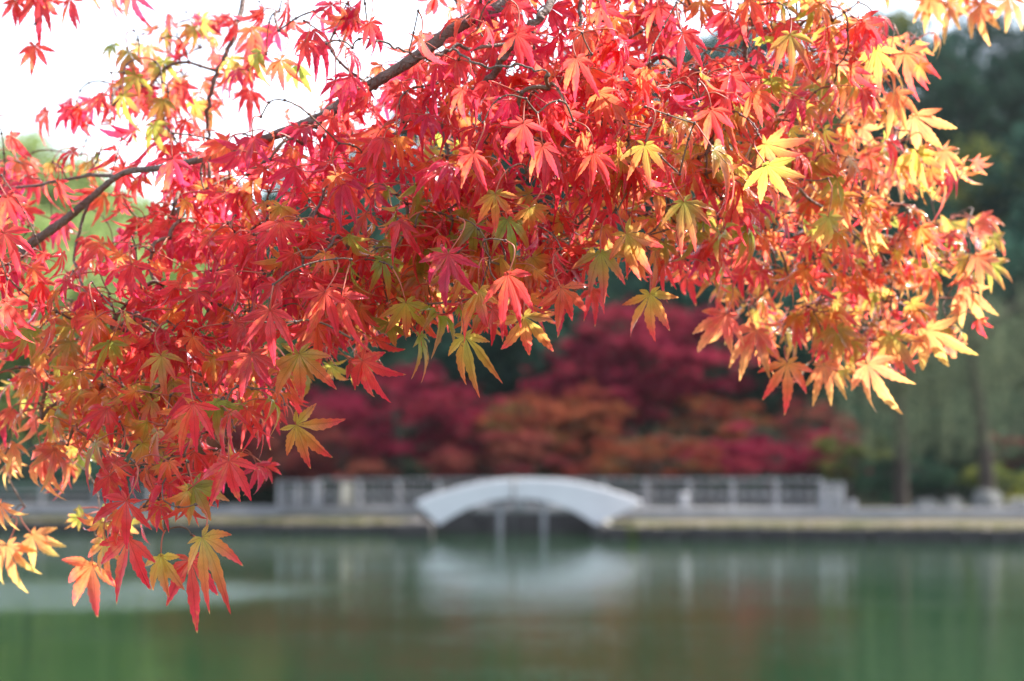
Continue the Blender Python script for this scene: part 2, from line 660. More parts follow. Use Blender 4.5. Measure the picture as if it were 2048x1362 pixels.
xr = np.linspace(3.4, 42, 45)
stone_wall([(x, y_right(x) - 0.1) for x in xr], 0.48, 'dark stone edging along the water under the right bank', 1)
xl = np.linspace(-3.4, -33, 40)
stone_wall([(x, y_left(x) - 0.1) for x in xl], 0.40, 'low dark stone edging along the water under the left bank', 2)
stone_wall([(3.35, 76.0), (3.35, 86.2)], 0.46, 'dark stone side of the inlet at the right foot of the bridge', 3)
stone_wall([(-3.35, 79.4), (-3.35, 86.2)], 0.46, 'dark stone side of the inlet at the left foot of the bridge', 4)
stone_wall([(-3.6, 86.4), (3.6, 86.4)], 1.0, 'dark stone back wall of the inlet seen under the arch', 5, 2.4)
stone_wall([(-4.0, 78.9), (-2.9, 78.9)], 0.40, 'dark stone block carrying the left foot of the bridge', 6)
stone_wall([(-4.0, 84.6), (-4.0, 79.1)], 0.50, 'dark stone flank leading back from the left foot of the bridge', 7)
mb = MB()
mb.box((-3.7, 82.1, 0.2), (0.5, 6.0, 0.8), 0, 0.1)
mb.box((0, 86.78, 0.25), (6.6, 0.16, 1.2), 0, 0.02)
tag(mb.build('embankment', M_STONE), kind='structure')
# pale concrete kerb and path edge under the fence
mb = MB()
for x0, x1, fn in ((-32, -18, kerb_left), (-18, -3.4, kerb_left), (3.4, 22, kerb_right), (22, 60, kerb_right)):
    ya, yb = float(fn(np.array(x0))), float(fn(np.array(x1)))
    mb.box(((x0 + x1) / 2, (ya + yb) / 2 + 0.62, 0.80), (math.hypot(x1 - x0, yb - ya), 1.3, 0.42), math.atan2(yb - ya, x1 - x0), 0.03)
mb.box((0, 87.1, 0.80), (6.7, 1.2, 0.415), 0, 0.03)
tag(mb.build('pavement', M_CONC), kind='structure')

# ------------------------------------------------------------------ the white arched bridge
BY = 79.0
br = thing('arched_footbridge', 'white arched footbridge over the dark inlet at the middle of the far bank', 'bridge', (0.6, BY, 0))


def zpix(py, d):
    return CAMZ + (965 - py) / FPX * d


def xpix(px, d):
    return (px - 1024) / FPX * d


Lx, Rx = xpix(832, BY), xpix(1284, BY)
ux, uR = xpix(878, BY), xpix(1192, BY)
cxb = (Lx + Rx) / 2


def arch_panel(y0, y1):
    n = 40
    t = np.linspace(-1, 1, n)
    topx = cxb + t * (Rx - Lx) / 2
    topz = 1.25 + (zpix(959, BY) - 1.25) * (1 - np.abs(t) ** 2.1)
    cu = (ux + uR) / 2
    botx = cu + t * (uR - ux) / 2
    botz = zpix(1050, BY) + (zpix(997, BY) - zpix(1050, BY)) * (1 - np.abs(t) ** 2.1)
    V = []
    for y in (y0, y1):
        for i in range(n):
            V.append([topx[i], y, topz[i]])
            V.append([botx[i], y, botz[i]])
    V = np.array(V) - np.array([0.6, BY, 0])
    Q = []
    o = 2 * n
    for i in range(n - 1):
        a = 2 * i
        Q += [[a, a + 1, a + 3, a + 2], [o + a, o + a + 2, o + a + 3, o + a + 1],
              [a, a + 2, o + a + 2, o + a], [a + 1, o + a + 1, o + a + 3, a + 3]]
    Q += [[0, o, o + 1, 1], [2 * n - 2, 2 * n - 1, o + 2 * n - 1, o + 2 * n - 2]]
    return V, Q


for y0 in (BY - 0.0, BY + 1.75):
    mb = MB()
    mb.add(*arch_panel(y0, y0 + 0.12))
    mb.build('side_panel', M_WHITE, br)
# coping along the top of each panel
for y0 in (BY + 0.06, BY + 1.81):
    t = np.linspace(-1, 1, 40)
    mb = MB()
    P = np.stack([t * (Rx - Lx) / 2 + cxb - 0.6, t * 0 + y0 - BY, 1.25 + (zpix(959, BY) - 1.25) * (1 - np.abs(t) ** 2.1)], 1)
    mb.tube(P, np.full(40, 0.045), 8)
    mb.build('coping', M_WHITE, br, True)
# deck between the panels
t = np.linspace(-1, 1, 30)
mb = MB()
Xd = np.repeat((t * (Rx - Lx) / 2 * 0.95 + cxb - 0.6)[:, None], 2, 1)
Zd = np.repeat((0.72 + 0.78 * (1 - np.abs(t) ** 2.1))[:, None], 2, 1)
Yd = np.tile([0.123, 1.747], (30, 1))
for dz in (0, -0.12):
    V, Q = quadsheet('d', Xd, Yd, Zd + dz, None)
    mb.add(V, Q)
mb.build('deck', M_CONC, br)
for px in (1000, 1088):
    for yy in (0.2, 1.6):
        mb = MB()
        mb.tube([(xpix(px, BY) - 0.6, yy, -0.8), (xpix(px, BY) - 0.6, yy, 1.33)], [0.10, 0.09], 12)
        mb.build('pier', M_CONC, br, True)
mb = MB()
mb.box((xpix(1044, BY) - 0.6, 0.25, 0.98), (3.6, 0.18, 0.14), 0, 0.02)
mb.build('cross_beam', M_CONC, br)
mb = MB()
mb.box((xpix(1038, BY) - 0.6, 0.2, 1.17), (0.42, 0.3, 0.38), 0, 0.02)
mb.build('hanging_box', M_CONC, br)
mb = MB()
mb.tube([(xpix(1027, BY) - 0.6, -0.09, -0.6), (xpix(1027, BY) - 0.6, -0.09, 2.26)], [0.035, 0.035], 8)
mb.build('drain_pipe', M_DARKM, br, True)


# ------------------------------------------------------------------ fence behind the bridge
def rail_fence(name, label, p0, p1, z0, h, bay, bal, cat='fence', mids=(0.5,), mat=None):
    p0, p1 = np.array(p0, float), np.array(p1, float)
    mat = mat or M_FENCE
    L = np.linalg.norm(p1 - p0)
    d = (p1 - p0) / L
    ang = math.atan2(d[1], d[0])
    f = thing(name, label, cat, (p0[0], p0[1], z0), ang)
    n = max(1, round(L / bay))
    for k in range(n + 1):
        mb = MB()
        mb.box((L * k / n, 0, h / 2 + 0.02), (0.14, 0.14, h + 0.04), 0, 0.015)
        mb.build('post', mat, f)
    mb = MB()
    mb.box((L / 2, 0, h + 0.07), (L + 0.15, 0.13, 0.055), 0, 0.01)
    mb.build('top_rail', mat, f)
    for mz in (0.1,) + tuple(m * h for m in mids):
        mb = MB()
        mb.box((L / 2, 0, mz), (L, 0.06, 0.07), 0, 0.01)
        mb.build('cross_rail', mat, f)
    if bal:
        for k in range(n):
            mb = MB()
            m = max(2, int(L / n / bal))
            for j in range(1, m):
                mb.box((L * k / n + L / n * j / m, 0, h / 2), (0.06, 0.035, h - 0.02), 0)
            mb.build('panel', mat, f)
    return f


def fx(px, d):
    return (xpix(px, d), d)


rail_fence('railing_fence', 'long white post and rail fence running behind the arched bridge', fx(640, 88.9), fx(1640, 83.2), 0.99, 1.06, 1.75, 0.35)
rail_fence('end_fence', 'short white fence panel closing the right end of the long fence', fx(1645, 83.1), fx(1682, 82.7), 0.99, 0.92, 0.5, 0.25)
rail_fence('gate_fence', 'short white fence panel at the left end before the cream board', fx(560, 89.3), fx(632, 89.0), 0.99, 0.98, 0.7, 0.2)
rail_fence('guard_rail', 'low grey guard rail with broad beams at the far left of the bank', fx(-120, 95.5), fx(300, 92.0), 0.98, 0.82, 2.4, 0, mids=(0.42, 0.75), mat=M_CONC)

# cream notice board
nb = thing('notice_board', 'small cream notice board on two legs in front of the fence', 'notice board', (xpix(694, 88.3), 88.3, 0.97))
mb = MB()
mb.box((0, 0, 0.62), (0.46, 0.05, 0.8), 0, 0.01)
mb.build('board', M_SIGN, nb)
for s in (-1, 1):
    mb = MB()
    mb.box((s * 0.19, 0.052, 0.5), (0.05, 0.05, 1.0), 0, 0.008)
    mb.build('leg', M_SIGN, nb)


# bollards
def bollard(px, d, h, label):
    b = thing('bollard', label, 'bollard', (xpix(px, d), d, 0.98), group='small white bollards on the right bank')
    mb = MB()
    mb.tube([(0, 0, -0.1), (0, 0, h * 0.75), (0, 0, h * 0.8)], [0.14, 0.14, 0.12], 12)
    mb.build('post', M_FENCE, b, True)
    mb = MB()
    mb.tube([(0, 0, h * 0.78), (0, 0, h * 0.84), (0, 0, h * 0.95), (0, 0, h)], [0.17, 0.18, 0.13, 0.04], 12)
    mb.build('cap', M_FENCE, b, True)


bollard(1367, 82.7, 0.62, 'white bollard in front of the fence right of the bridge')
bollard(1703, 82.8, 0.36, 'short white bollard beyond the right end of the fence')


# rocks on the right bank
def rock(px, d, w, h, label, seed):
    rg = rng_of(seed)
    nu, nv = 18, 10
    u = np.linspace(0, 2 * math.pi, nu, endpoint=False)
    v = np.linspace(0, math.pi, nv)
    U, Vv = np.meshgrid(u, v, indexing='ij')
    r = 1 + 0.16 * np.sin(3 * U + rg.uniform(0, 6)) * np.sin(2 * Vv) + 0.12 * np.sin(5 * U + rg.uniform(0, 6)) * np.sin(Vv) + 0.07 * rg.normal(size=U.shape) * np.sin(Vv)
    X = r * np.cos(U) * np.sin(Vv) * w / 2
    Y_ = r * np.sin(U) * np.sin(Vv) * w * 0.4
    Z = r * np.cos(Vv) * h * (np.where(np.cos(Vv) > 0, 1, .4))
    V = np.stack([X, Y_, Z], -1).reshape(-1, 3)
    Q = [[i * nv + j, i * nv + j + 1, ((i + 1) % nu) * nv + j + 1, ((i + 1) % nu) * nv + j] for i in range(nu) for j in range(nv - 1)]
    o = link('garden_rock', make_mesh('garden_rock', V, np.array(Q)), M_ROCK, None, (xpix(px, d), d, 0.99))
    tag(o, label, 'rock', 'rocks on the right bank')


rock(1848, 84, 1.1, 0.36, 'low flat grey rock on the right bank, leftmost of the rocks', 1)
rock(1900, 84, 0.8, 0.42, 'small grey rock at the foot of the willow trunk', 2)
rock(1972, 84, 1.3, 0.72, 'tallest pale rock on the bank between the willow trunks', 3)
rock(2040, 84, 1.2, 0.4, 'low grey rock at the right edge of the bank', 4)


# ------------------------------------------------------------------ far trees
def leaf_quads(P, size, rg, flat=0.0, hang=None):
    """random oriented rhombic leaf faces at points P; size (n,)"""
    n = len(P)
    a = rg.normal(size=(n, 3))
    if hang is not None:
        a = a * 0.25 + np.array(hang)
    if flat:
        a[:, 2] *= (1 - flat)
    a /= np.linalg.norm(a, axis=1)[:, None]
    b = rg.normal(size=(n, 3))
    if flat:
        b[:, 2] *= (1 - flat)
    b -= a * np.sum(a * b, 1)[:, None]
    b /= np.linalg.norm(b, axis=1)[:, None]
    L = size[:, None]
    W = L * (0.16 if hang is not None else 0.5)
    V = np.stack([P - a * L, P + b * W, P + a * L, P - b * W], 1).reshape(-1, 3)
    Q = np.arange(4 * n).reshape(n, 4)
    return V, Q


def crown(seed, w, h, n_clump, per, leaf, shape='round', flat=0.55):
    """crown mesh data, base of the crown at z = 0, w x w x h"""
    rg = rng_of(seed)
    C, S = [], []
    while len(C) < n_clump:
        p = rg.uniform(-1, 1, 3)
        r = np.linalg.norm(p)
        if r > 1 or r < 0.35 * rg.random():
            continue
        z = (p[2] + 1) / 2
        if shape == 'cone':
            rad = (1 - z) ** 0.75 * 1.05 + 0.06
            if math.hypot(p[0], p[1]) > rad:
                continue
        if shape == 'dome' and z < 0.15 and rg.random() < 0.6:
            continue
        C.append([p[0] * w / 2, p[1] * w / 2, z * h])
        S.append(rg.uniform(0.6, 1.3))
    C = np.array(C)
    S = np.array(S)
    idx = np.repeat(np.arange(n_clump), per)
    sc = 0.16 * (w + h) / 2 * S[idx][:, None]
    off = rg.normal(size=(len(idx), 3)) * 0.5
    off[:, 2] *= (1 - flat)
    off[:, 2] -= 0.12 * (off[:, 0] ** 2 + off[:, 1] ** 2)
    P = C[idx] + off * sc
    size = leaf * rg.uniform(0.6, 1.3, len(P))
    V, Q = leaf_quads(P, size, rg, flat * 0.5)
    cr = np.repeat(rg.uniform(0, 1, n_clump)[idx] * 0.8 + 0.2 * rg.random(len(idx)), 4)
    lr = np.repeat(rg.random(len(idx)), 4)
    col = np.stack([cr, lr, lr * 0], 1)
    return V, Q, col, C


def trunk_mesh(seed, h, r, C, nb=7):
    rg = rng_of(seed + 999)
    mb = MB()
    pts = smooth_path([(0, 0, -0.5), (rg.uniform(-.1, .1), rg.uniform(-.1, .1), h * .35), (rg.uniform(-.3, .3), rg.uniform(-.3, .3), h * .7), (rg.uniform(-.4, .4), rg.uniform(-.3, .3), h)], 5)
    R = np.interp(np.linspace(0, 1, len(pts)), [0, .12, 1], [r * 1.5, r, r * 0.25])
    mb.tube(pts, R, 9)
    for k in rg.choice(len(C), min(nb, len(C)), replace=False):
        i = int(rg.uniform(0.35, 0.85) * len(pts))
        a, b = pts[i], C[k]
        mid = (a + b) / 2 + np.array([0, 0, 0.12 * h * rg.random()])
        P = smooth_path([a, mid, b], 4)
        mb.tube(P, np.linspace(R[i] * 0.6, r * 0.1, len(P)), 6)
    return mb


PROTO = {}


def tree(name, label, cat, px, d, py_top, py_bot, wpx, kind, seed, group=None, shape='dome', dens=1.0, leaf=None, base_z=None, flat=0.55):
    """a tree whose crown spans py_top..py_bot at depth d"""
    k = FPX / d
    zt = CAMZ + (965 - py_top) / k
    zb = CAMZ + (965 - py_bot) / k
    w, h = wpx / k, zt - zb
    x = xpix(px, d)
    gz = float(hill_z(np.array(x), np.array(d))) if d > 101 else 1.0
    if base_z is not None:
        gz = base_z
    t = thing(name, label, cat, (x, d, gz), 0, group)
    nc = int(max(14, min(70, 3.2 * w * h ** 0.6)) * dens)
    V, Q, col, C = crown(seed, w, h, nc, 75, leaf or max(0.10, 0.032 * (w + h) / 2), shape, flat)
    cz = max(zb - gz, 0.0)
    V[:, 2] += cz
    C = C + np.array([0, 0, cz])
    trunk_mesh(seed, cz + h * 0.75, 0.035 * (h + cz) * 0.8 + 0.04, C).build('trunk', M_TRUNK, t, True)
    link('crown', make_mesh('crown', V, Q, {'Col': ('FLOAT_COLOR', col)}), FM[kind], t)
    return t


def mtree(name, label, cat, px, d, t, b, w, kind, seed, group):
    return tree(name, label, cat, px, d, t, b, w, kind, seed, group, 'dome', 1.15, None, None, 0.72)


G_M = 'autumn maples behind the fence'
mtree('maple_tree', 'tall crimson maple rising above the others behind the right end of the bridge', 'tree', 1300, 99, 600, 850, 400, 'crimson', 11, G_M)
mtree('maple_tree', 'crimson maple with a rounded top behind the notice board', 'tree', 800, 93, 735, 955, 290, 'crimson', 12, G_M)
mtree('maple_tree', 'orange maple mottled with green directly above the crown of the bridge', 'tree', 1110, 93, 770, 955, 330, 'orange', 13, G_M)
mtree('maple_tree', 'dull wine red maple at the left end of the white fence', 'tree', 560, 94, 790, 990, 250, 'wine', 14, G_M)
mtree('maple_tree', 'low spreading crimson maple behind the right half of the fence', 'tree', 1540, 91, 848, 962, 330, 'crimson', 15, G_M)
mtree('maple_tree', 'small orange and green maple under the tall crimson maple', 'tree', 1420, 96, 785, 880, 240, 'orange', 16, G_M)
mtree('maple_tree', 'crimson maple squeezed between the rounded crimson and the orange maple', 'tree', 950, 95, 775, 960, 240, 'crimson', 17, G_M)
mtree('maple_tree', 'low rust brown maple with green patches over the fence right of the bridge', 'tree', 1300, 90, 860, 965, 300, 'rust', 18, G_M)
mtree('maple_tree', 'rust brown maple half hidden by the hanging leaves left of the wine red maple', 'tree', 400, 96, 800, 985, 240, 'rust', 19, G_M)
mtree('maple_tree', 'dull wine red low maple between the wine red maple and the notice board', 'tree', 690, 91, 860, 975, 220, 'wine', 20, G_M)
mtree('maple_tree', 'small crimson maple glimpsed between the willow trunks', 'tree', 2010, 96, 860, 930, 110, 'crimson', 21, G_M)

mtree('maple_tree', 'deep crimson maple between the tall crimson maple and the orange maple', 'tree', 1190, 96, 700, 900, 260, 'crimson', 22, G_M)
mtree('maple_tree', 'dark crimson maple at the far right of the row beside the olive shrub', 'tree', 1620, 97, 800, 940, 200, 'wine', 23, G_M)
mtree('maple_tree', 'wine red maple behind the dull one left of the notice board', 'tree', 640, 98, 770, 960, 260, 'crimson', 24, G_M)
mtree('maple_tree', 'broad wine red maple low behind the fence above the bridge', 'tree', 1020, 90.5, 860, 962, 300, 'wine', 25, G_M)
mtree('maple_tree', 'low orange maple behind the fence just right of the bridge', 'tree', 1180, 91, 880, 962, 220, 'orange', 26, G_M)


# shrubs
def shrub(label, px, d, top, bot, w, kind, seed):
    tree('shrub', label, 'shrub', px, d, top, bot, w, kind, seed, 'shrubs along the foot of the wood', 'dome', 0.9, 0.12)


shrub('olive green shrub behind the right end panel of the fence', 1700, 89, 860, 985, 170, 'olive', 31)
shrub('dark green shrub left of the first willow trunk', 1800, 92, 900, 1000, 200, 'dark', 32)
shrub('fresh green low shrub right of the willow trunk', 1990, 93, 925, 1000, 210, 'olive', 33)
shrub('dark shrub behind the wine red maples', 620, 98, 900, 1005, 360, 'dark', 34)
shrub('dark shrub behind the fence left of the bridge', 880, 97, 900, 1005, 330, 'dark', 35)
shrub('dark shrub behind the fence above the bridge', 1130, 97, 900, 1005, 330, 'dark', 36)
shrub('dark shrub behind the low crimson maple', 1420, 97, 880, 1005, 380, 'dark', 37)
shrub('blue green shrub behind the grey guard rail', 60, 99, 880, 1005, 330, 'teal', 38)
shrub('dark shrub behind the grey guard rail nearer the fence', 330, 99, 880, 1005, 330, 'dark', 39)
shrub('dark shrub behind the right end of the fence', 1640, 96, 860, 1005, 240, 'dark', 40)
shrub('tall dark shrub behind the left willow', 1790, 97, 800, 1005, 260, 'dark', 41)
shrub('tall dark shrub between and behind the two willows', 1900, 98, 780, 1005, 260, 'dark', 42)
shrub('tall dark shrub behind the larger willow at the right edge', 2030, 98, 790, 1005, 280, 'dark', 43)
shrub('yellow green low ground shrub right of the tallest rock', 2020, 90, 970, 1010, 130, 'yellow', 44)
tree('evergreen_tree', 'very dark evergreen standing between the tall crimson maple and the left willow', 'tree', 1600, 101, 640, 960, 230, 'dark', 45, None, 'dome', 1.3)
tree('evergreen_tree', 'dark evergreen rising behind the orange maple above the bridge', 'tree', 1050, 102, 560, 900, 300, 'teal', 46, None, 'dome', 1.2)
tree('evergreen_tree', 'dark evergreen behind the notice board and rounded crimson maple', 'tree', 780, 103, 590, 900, 300, 'dark', 47, None, 'dome', 1.2)


# willows
def willow(label, px, d, py_top, py_bot, wpx, seed, n=260, lean=0.0):
    rg = rng_of(seed)
    k = FPX / d
    zt = CAMZ + (965 - py_top) / k
    zb = CAMZ + (965 - py_bot) / k
    w = wpx / k
    x = xpix(px, d)
    gz = 0.95
    H = zt - gz
    t = thing('willow_tree', label, 'tree', (x, d, gz), 0, 'willows on the right bank')
    mb = MB()
    P = smooth_path([(0, 0, -0.4), (lean * .3, 0, H * .3), (lean, .1, H * .62)], 6)
    mb.tube(P, np.linspace(0.34, 0.18, len(P)), 10)
    tops = []
    for i in range(8):
        a = i / 8 * 2 * math.pi + rg.uniform(-.3, .3)
        e = np.array([math.cos(a) * w * .36, math.sin(a) * w * .3, H * rg.uniform(.82, .97)])
        Pb = smooth_path([P[-1], (P[-1] + e) / 2 + np.array([0, 0, .5]), e], 5)
        mb.tube(Pb, np.linspace(0.13, 0.03, len(Pb)), 6)
        tops.append(Pb)
    mb.build('trunk', M_TRUNK, t, True)
    PV, cl = [], []
    for i in range(n):
        Pb = tops[rg.integers(8)]
        q = Pb[rg.integers(4, len(Pb))] + rg.normal(size=3) * np.array([w * .12, w * .12, 0.25])
        end = (zb - gz) + rg.random() ** 1.5 * H * 0.5
        L = max(0.8, q[2] - end)
        m = int(L / 0.11)
        s = np.linspace(0, 1, m)
        out = np.array([q[0], q[1], 0]) / (w / 2) * 0.8
        pts = q + np.stack([out[0] * s ** .5 + 0.05 * np.sin(s * 9 + i), out[1] * s ** .5, -L * s], 1) + rg.normal(size=(m, 3)) * 0.05
        PV.append(pts)
        cl.append(np.full(m, rg.random()))
    Pp = np.vstack(PV)
    cl = np.concatenate(cl)
    V, Q = leaf_quads(Pp, rg.uniform(.08, .15, len(Pp)), rg, 0, hang=(0, 0, -1))
    col = np.stack([np.repeat(cl, 4), np.repeat(rg.random(len(Pp)), 4), np.zeros(4 * len(Pp))], 1)
    link('crown', make_mesh('crown', V, Q, {'Col': ('FLOAT_COLOR', col)}), FM['willow'], t)


willow('grey green weeping willow left of the two on the right bank', 1800, 88, 660, 930, 250, 51, 190)
willow('larger weeping willow at the right edge with a pale leaning trunk', 1975, 86, 520, 920, 330, 52, 270, -0.6)

# ------------------------------------------------------------------ wooded hill: prototypes and copies
def proto_tree(kind, seed, w, h, shape, leaf=0.26, nc=60):
    V, Q, col, C = crown(seed, w, h * 0.86, nc, 85, leaf, shape, 0.35)
    V[:, 2] += h * 0.14
    C = C + np.array([0, 0, h * 0.14])
    mb = trunk_mesh(seed, h * 0.8, 0.28, C)
    tr = make_mesh('trunk', np.vstack(mb.V), [np.vstack(mb.Q), np.vstack(mb.T)], smooth=True)
    tr.materials.append(M_TRUNK)
    cr = make_mesh('crown', V, Q, {'Col': ('FLOAT_COLOR', col)})
    cr.materials.append(FM[kind])
    return tr, cr


PT = {
    'dark': [proto_tree('dark', 61, 8.5, 12, 'dome'), proto_tree('dark', 62, 7.5, 13, 'cone')],
    'teal': [proto_tree('teal', 63, 8.5, 12, 'dome'), proto_tree('teal', 64, 7.5, 12.5, 'dome')],
    'olive': [proto_tree('olive', 65, 8.5, 11, 'dome')],
    'fresh': [proto_tree('fresh', 66, 9, 12, 'dome'), proto_tree('fresh', 67, 8, 11, 'dome')],
    'yellow': [proto_tree('yellow', 68, 8, 10, 'dome')],
    'rust': [proto_tree('rust', 69, 7, 9, 'dome')],
}
LBL = {
    'dark': 'dark evergreen hill tree', 'teal': 'blue green hill tree',
    'olive': 'olive green hill tree', 'fresh': 'light green hill tree',
    'yellow': 'yellow green hill tree', 'rust': 'rust brown hill tree',
}


def place_label(px, d):
    side = ('at the far left' if px < 250 else 'seen above the left bank' if px < 650 else 'behind the crimson maples' if px < 1150
            else 'behind the tall crimson maple' if px < 1550 else 'behind the willows' if px < 1900 else 'at the right edge')
    row = 'in the front row' if d < 118 else 'in the middle of the slope' if d < 145 else 'high on the slope' if d < 170 else 'on the skyline'
    return side + ' ' + row


rg = rng_of(7)
for d in (108, 122, 138, 154, 170, 185):
    half = 1024 / FPX * d + 8
    x = -half + rg.uniform(0, 3)
    while x < half:
        px = 1024 + x / d * FPX
        y = d + rg.uniform(-4, 4)
        r = rg.random()
        if px < 420:
            kind = 'fresh' if r < 0.8 else 'olive'
        elif px < 700:
            kind = 'teal' if r < 0.5 else 'olive' if r < .8 else 'dark'
        elif px < 1650:
            kind = 'dark' if r < 0.45 else 'teal' if r < .92 else 'olive'
        else:
            kind = 'dark' if r < 0.5 else 'teal' if r < .68 else 'olive' if r < .88 else 'yellow' if r < 0.96 else 'rust'
        pr = PT[kind][rg.integers(len(PT[kind]))]
        s = rg.uniform(0.85, 1.12)
        z = float(hill_z(np.array(x), np.array(y)))
        t = thing('hill_tree', LBL[kind] + ' ' + place_label(px, d), 'tree', (x, y, z - 0.3), rg.uniform(0, 6.28), LBL[kind] + 's ' + place_label(px, d))
        t.scale = (s, s, s * rg.uniform(0.92, 1.08))
        link('trunk', pr[0], None, t)
        link('crown', pr[1], None, t)
        x += rg.uniform(5.0, 7.5)

# grass tuft by the water
mb = MB()
rg = rng_of(5)
for i in range(40):
    a = rg.uniform(0, 6.28)
    e = np.array([math.cos(a), math.sin(a)]) * rg.uniform(.05, .25)
    p = np.array([rg.uniform(-.15, .15), rg.uniform(-.1, .1), 0])
    mb.tube([p, p + np.array([e[0] * .4, e[1] * .4, .2]), p + np.array([e[0], e[1], rg.uniform(.3, .5)])], [0.014, 0.012, 0.002], 4, False)
V = np.vstack(mb.V)
o = link('grass_tuft', make_mesh('grass_tuft', V, np.vstack(mb.Q), {'Col': ('FLOAT_COLOR', np.full((len(V), 3), .5))}), FM['olive'], None, (xpix(1265, 75.2), 75.0, 0.02))
tag(o, 'bright green tuft growing at the water edge right of the bridge', 'plant')

# rough grass and weeds along both shores
mb = MB()
rg = rng_of(15)
for i in range(420):
    x = rg.uniform(3.8, 24) if rg.random() < 0.6 else rg.uniform(-26, -4.2)
    y = float(y_right(x) if x > 0 else y_left(x)) + abs(rg.normal(0.1, 0.9))
    h = rg.uniform(0.06, 0.22)
    for k in range(4):
        e = rg.normal(0, 0.07, 2)
        p = np.array([x + rg.normal(0, .08), y + rg.normal(0, .05), 0.42])
        mb.tube([p, p + np.array([e[0] * .4, e[1] * .4, h * .6]), p + np.array([e[0], e[1], h])], [0.02, 0.016, 0.003], 4, False)
V = np.vstack(mb.V)
cc = np.repeat(rg.random((len(V) // 12, 3)), 12, 0)
tag(link('grass', make_mesh('grass', V, np.vstack(mb.Q), {'Col': ('FLOAT_COLOR', cc)}), FM['yellow']), kind='stuff')

# ------------------------------------------------------------------ the near maple
# blade prototype --------------------------------------------------
LOBE_A = np.radians([0, 37, -37, 76, -76, 122, -122])
LOBE_L = np.array([1.0, 0.90, 0.90, 0.66, 0.66, 0.30, 0.30])
SORTED = np.sort(LOBE_A)


def leaf_grid(nst, teeth):
    """static 2-D layout: returns arrays lobe, t, side(-1,0,1), lateral, along for every vertex and the quads"""
    L, T_, S_, LAT, AL = [], [], [], [], []
    Q = []
    n = 0
    for li, (a, ln) in enumerate(zip(LOBE_A, LOBE_L)):
        hi = SORTED[SORTED > a + 1e-6]
        lo = SORTED[SORTED < a - 1e-6]
        g_hi = (hi[0] - a) / 2 if len(hi) else math.radians(30)
        g_lo = (a - lo[-1]) / 2 if len(lo) else math.radians(30)
        ts = np.linspace(0, 1, nst) ** 0.92
        for k, t in enumerate(ts):
            s = t * ln
            w = 0.168 * ln ** 0.75 * (max(0, 1 - t) ** 0.95) * (0.62 + 1.75 * t * (1 - t * .25)) * 1.0
            if teeth and 0.18 < t < 0.97:
                w *= 1.08 if k % 2 else 0.88
            for sd in (-1, 0, 1):
                g = g_hi if sd < 0 else g_lo
                ww = min(w, s * math.tan(g) * 0.999) if g < 1.2 else w
                # lateral +: clockwise side
                sk = 0.02 * ln if (teeth and sd and 0.18 < t < .97 and k % 2) else 0.0
                L.append(li)
                T_.append(t)
                S_.append(sd)
                LAT.append(ww * abs(sd))
                AL.append(s + sk)
            if k:
                b = n + 3 * k
                Q += [[b - 3, b - 2, b + 1, b], [b - 2, b - 1, b + 2, b + 1]]
        n += 3 * nst
    return (np.array(L), np.array(T_), np.array(S_, float), np.array(LAT), np.array(AL), np.array(Q))


GRID_HI = leaf_grid(15, True)
GRID_LO = leaf_grid(9, True)

PAL = {  # centre, middle, tip
    'R': ((0.78, 0.036, 0.034), (0.80, 0.014, 0.030), (0.74, 0.006, 0.040)),
    'M': ((0.72, 0.016, 0.045), (0.70, 0.007, 0.060), (0.62, 0.005, 0.075)),  # blue share paints skylight on the blade into the leaf colour
    'O': ((0.86, 0.15, 0.035), (0.87, 0.07, 0.035), (0.84, 0.020, 0.050)),
    'A': ((0.82, 0.28, 0.040), (0.84, 0.12, 0.030), (0.80, 0.020, 0.040)),
    'Y': ((0.44, 0.37, 0.040), (0.66, 0.20, 0.035), (0.78, 0.020, 0.040)),
    'B': ((0.52, 0.48, 0.050), (0.60, 0.34, 0.045), (0.74, 0.10, 0.050)),
    'G': ((0.28, 0.29, 0.030), (0.44, 0.20, 0.035), (0.70, 0.030, 0.040)),
    'V': ((0.22, 0.31, 0.030), (0.30, 0.31, 0.030), (0.56, 0.16, 0.045)),
    'P': ((0.78, 0.17, 0.055), (0.80, 0.13, 0.060), (0.84, 0.38, 0.100)),
    'K': ((0.80, 0.08, 0.050), (0.82, 0.04, 0.055), (0.84, 0.22, 0.080)),
}


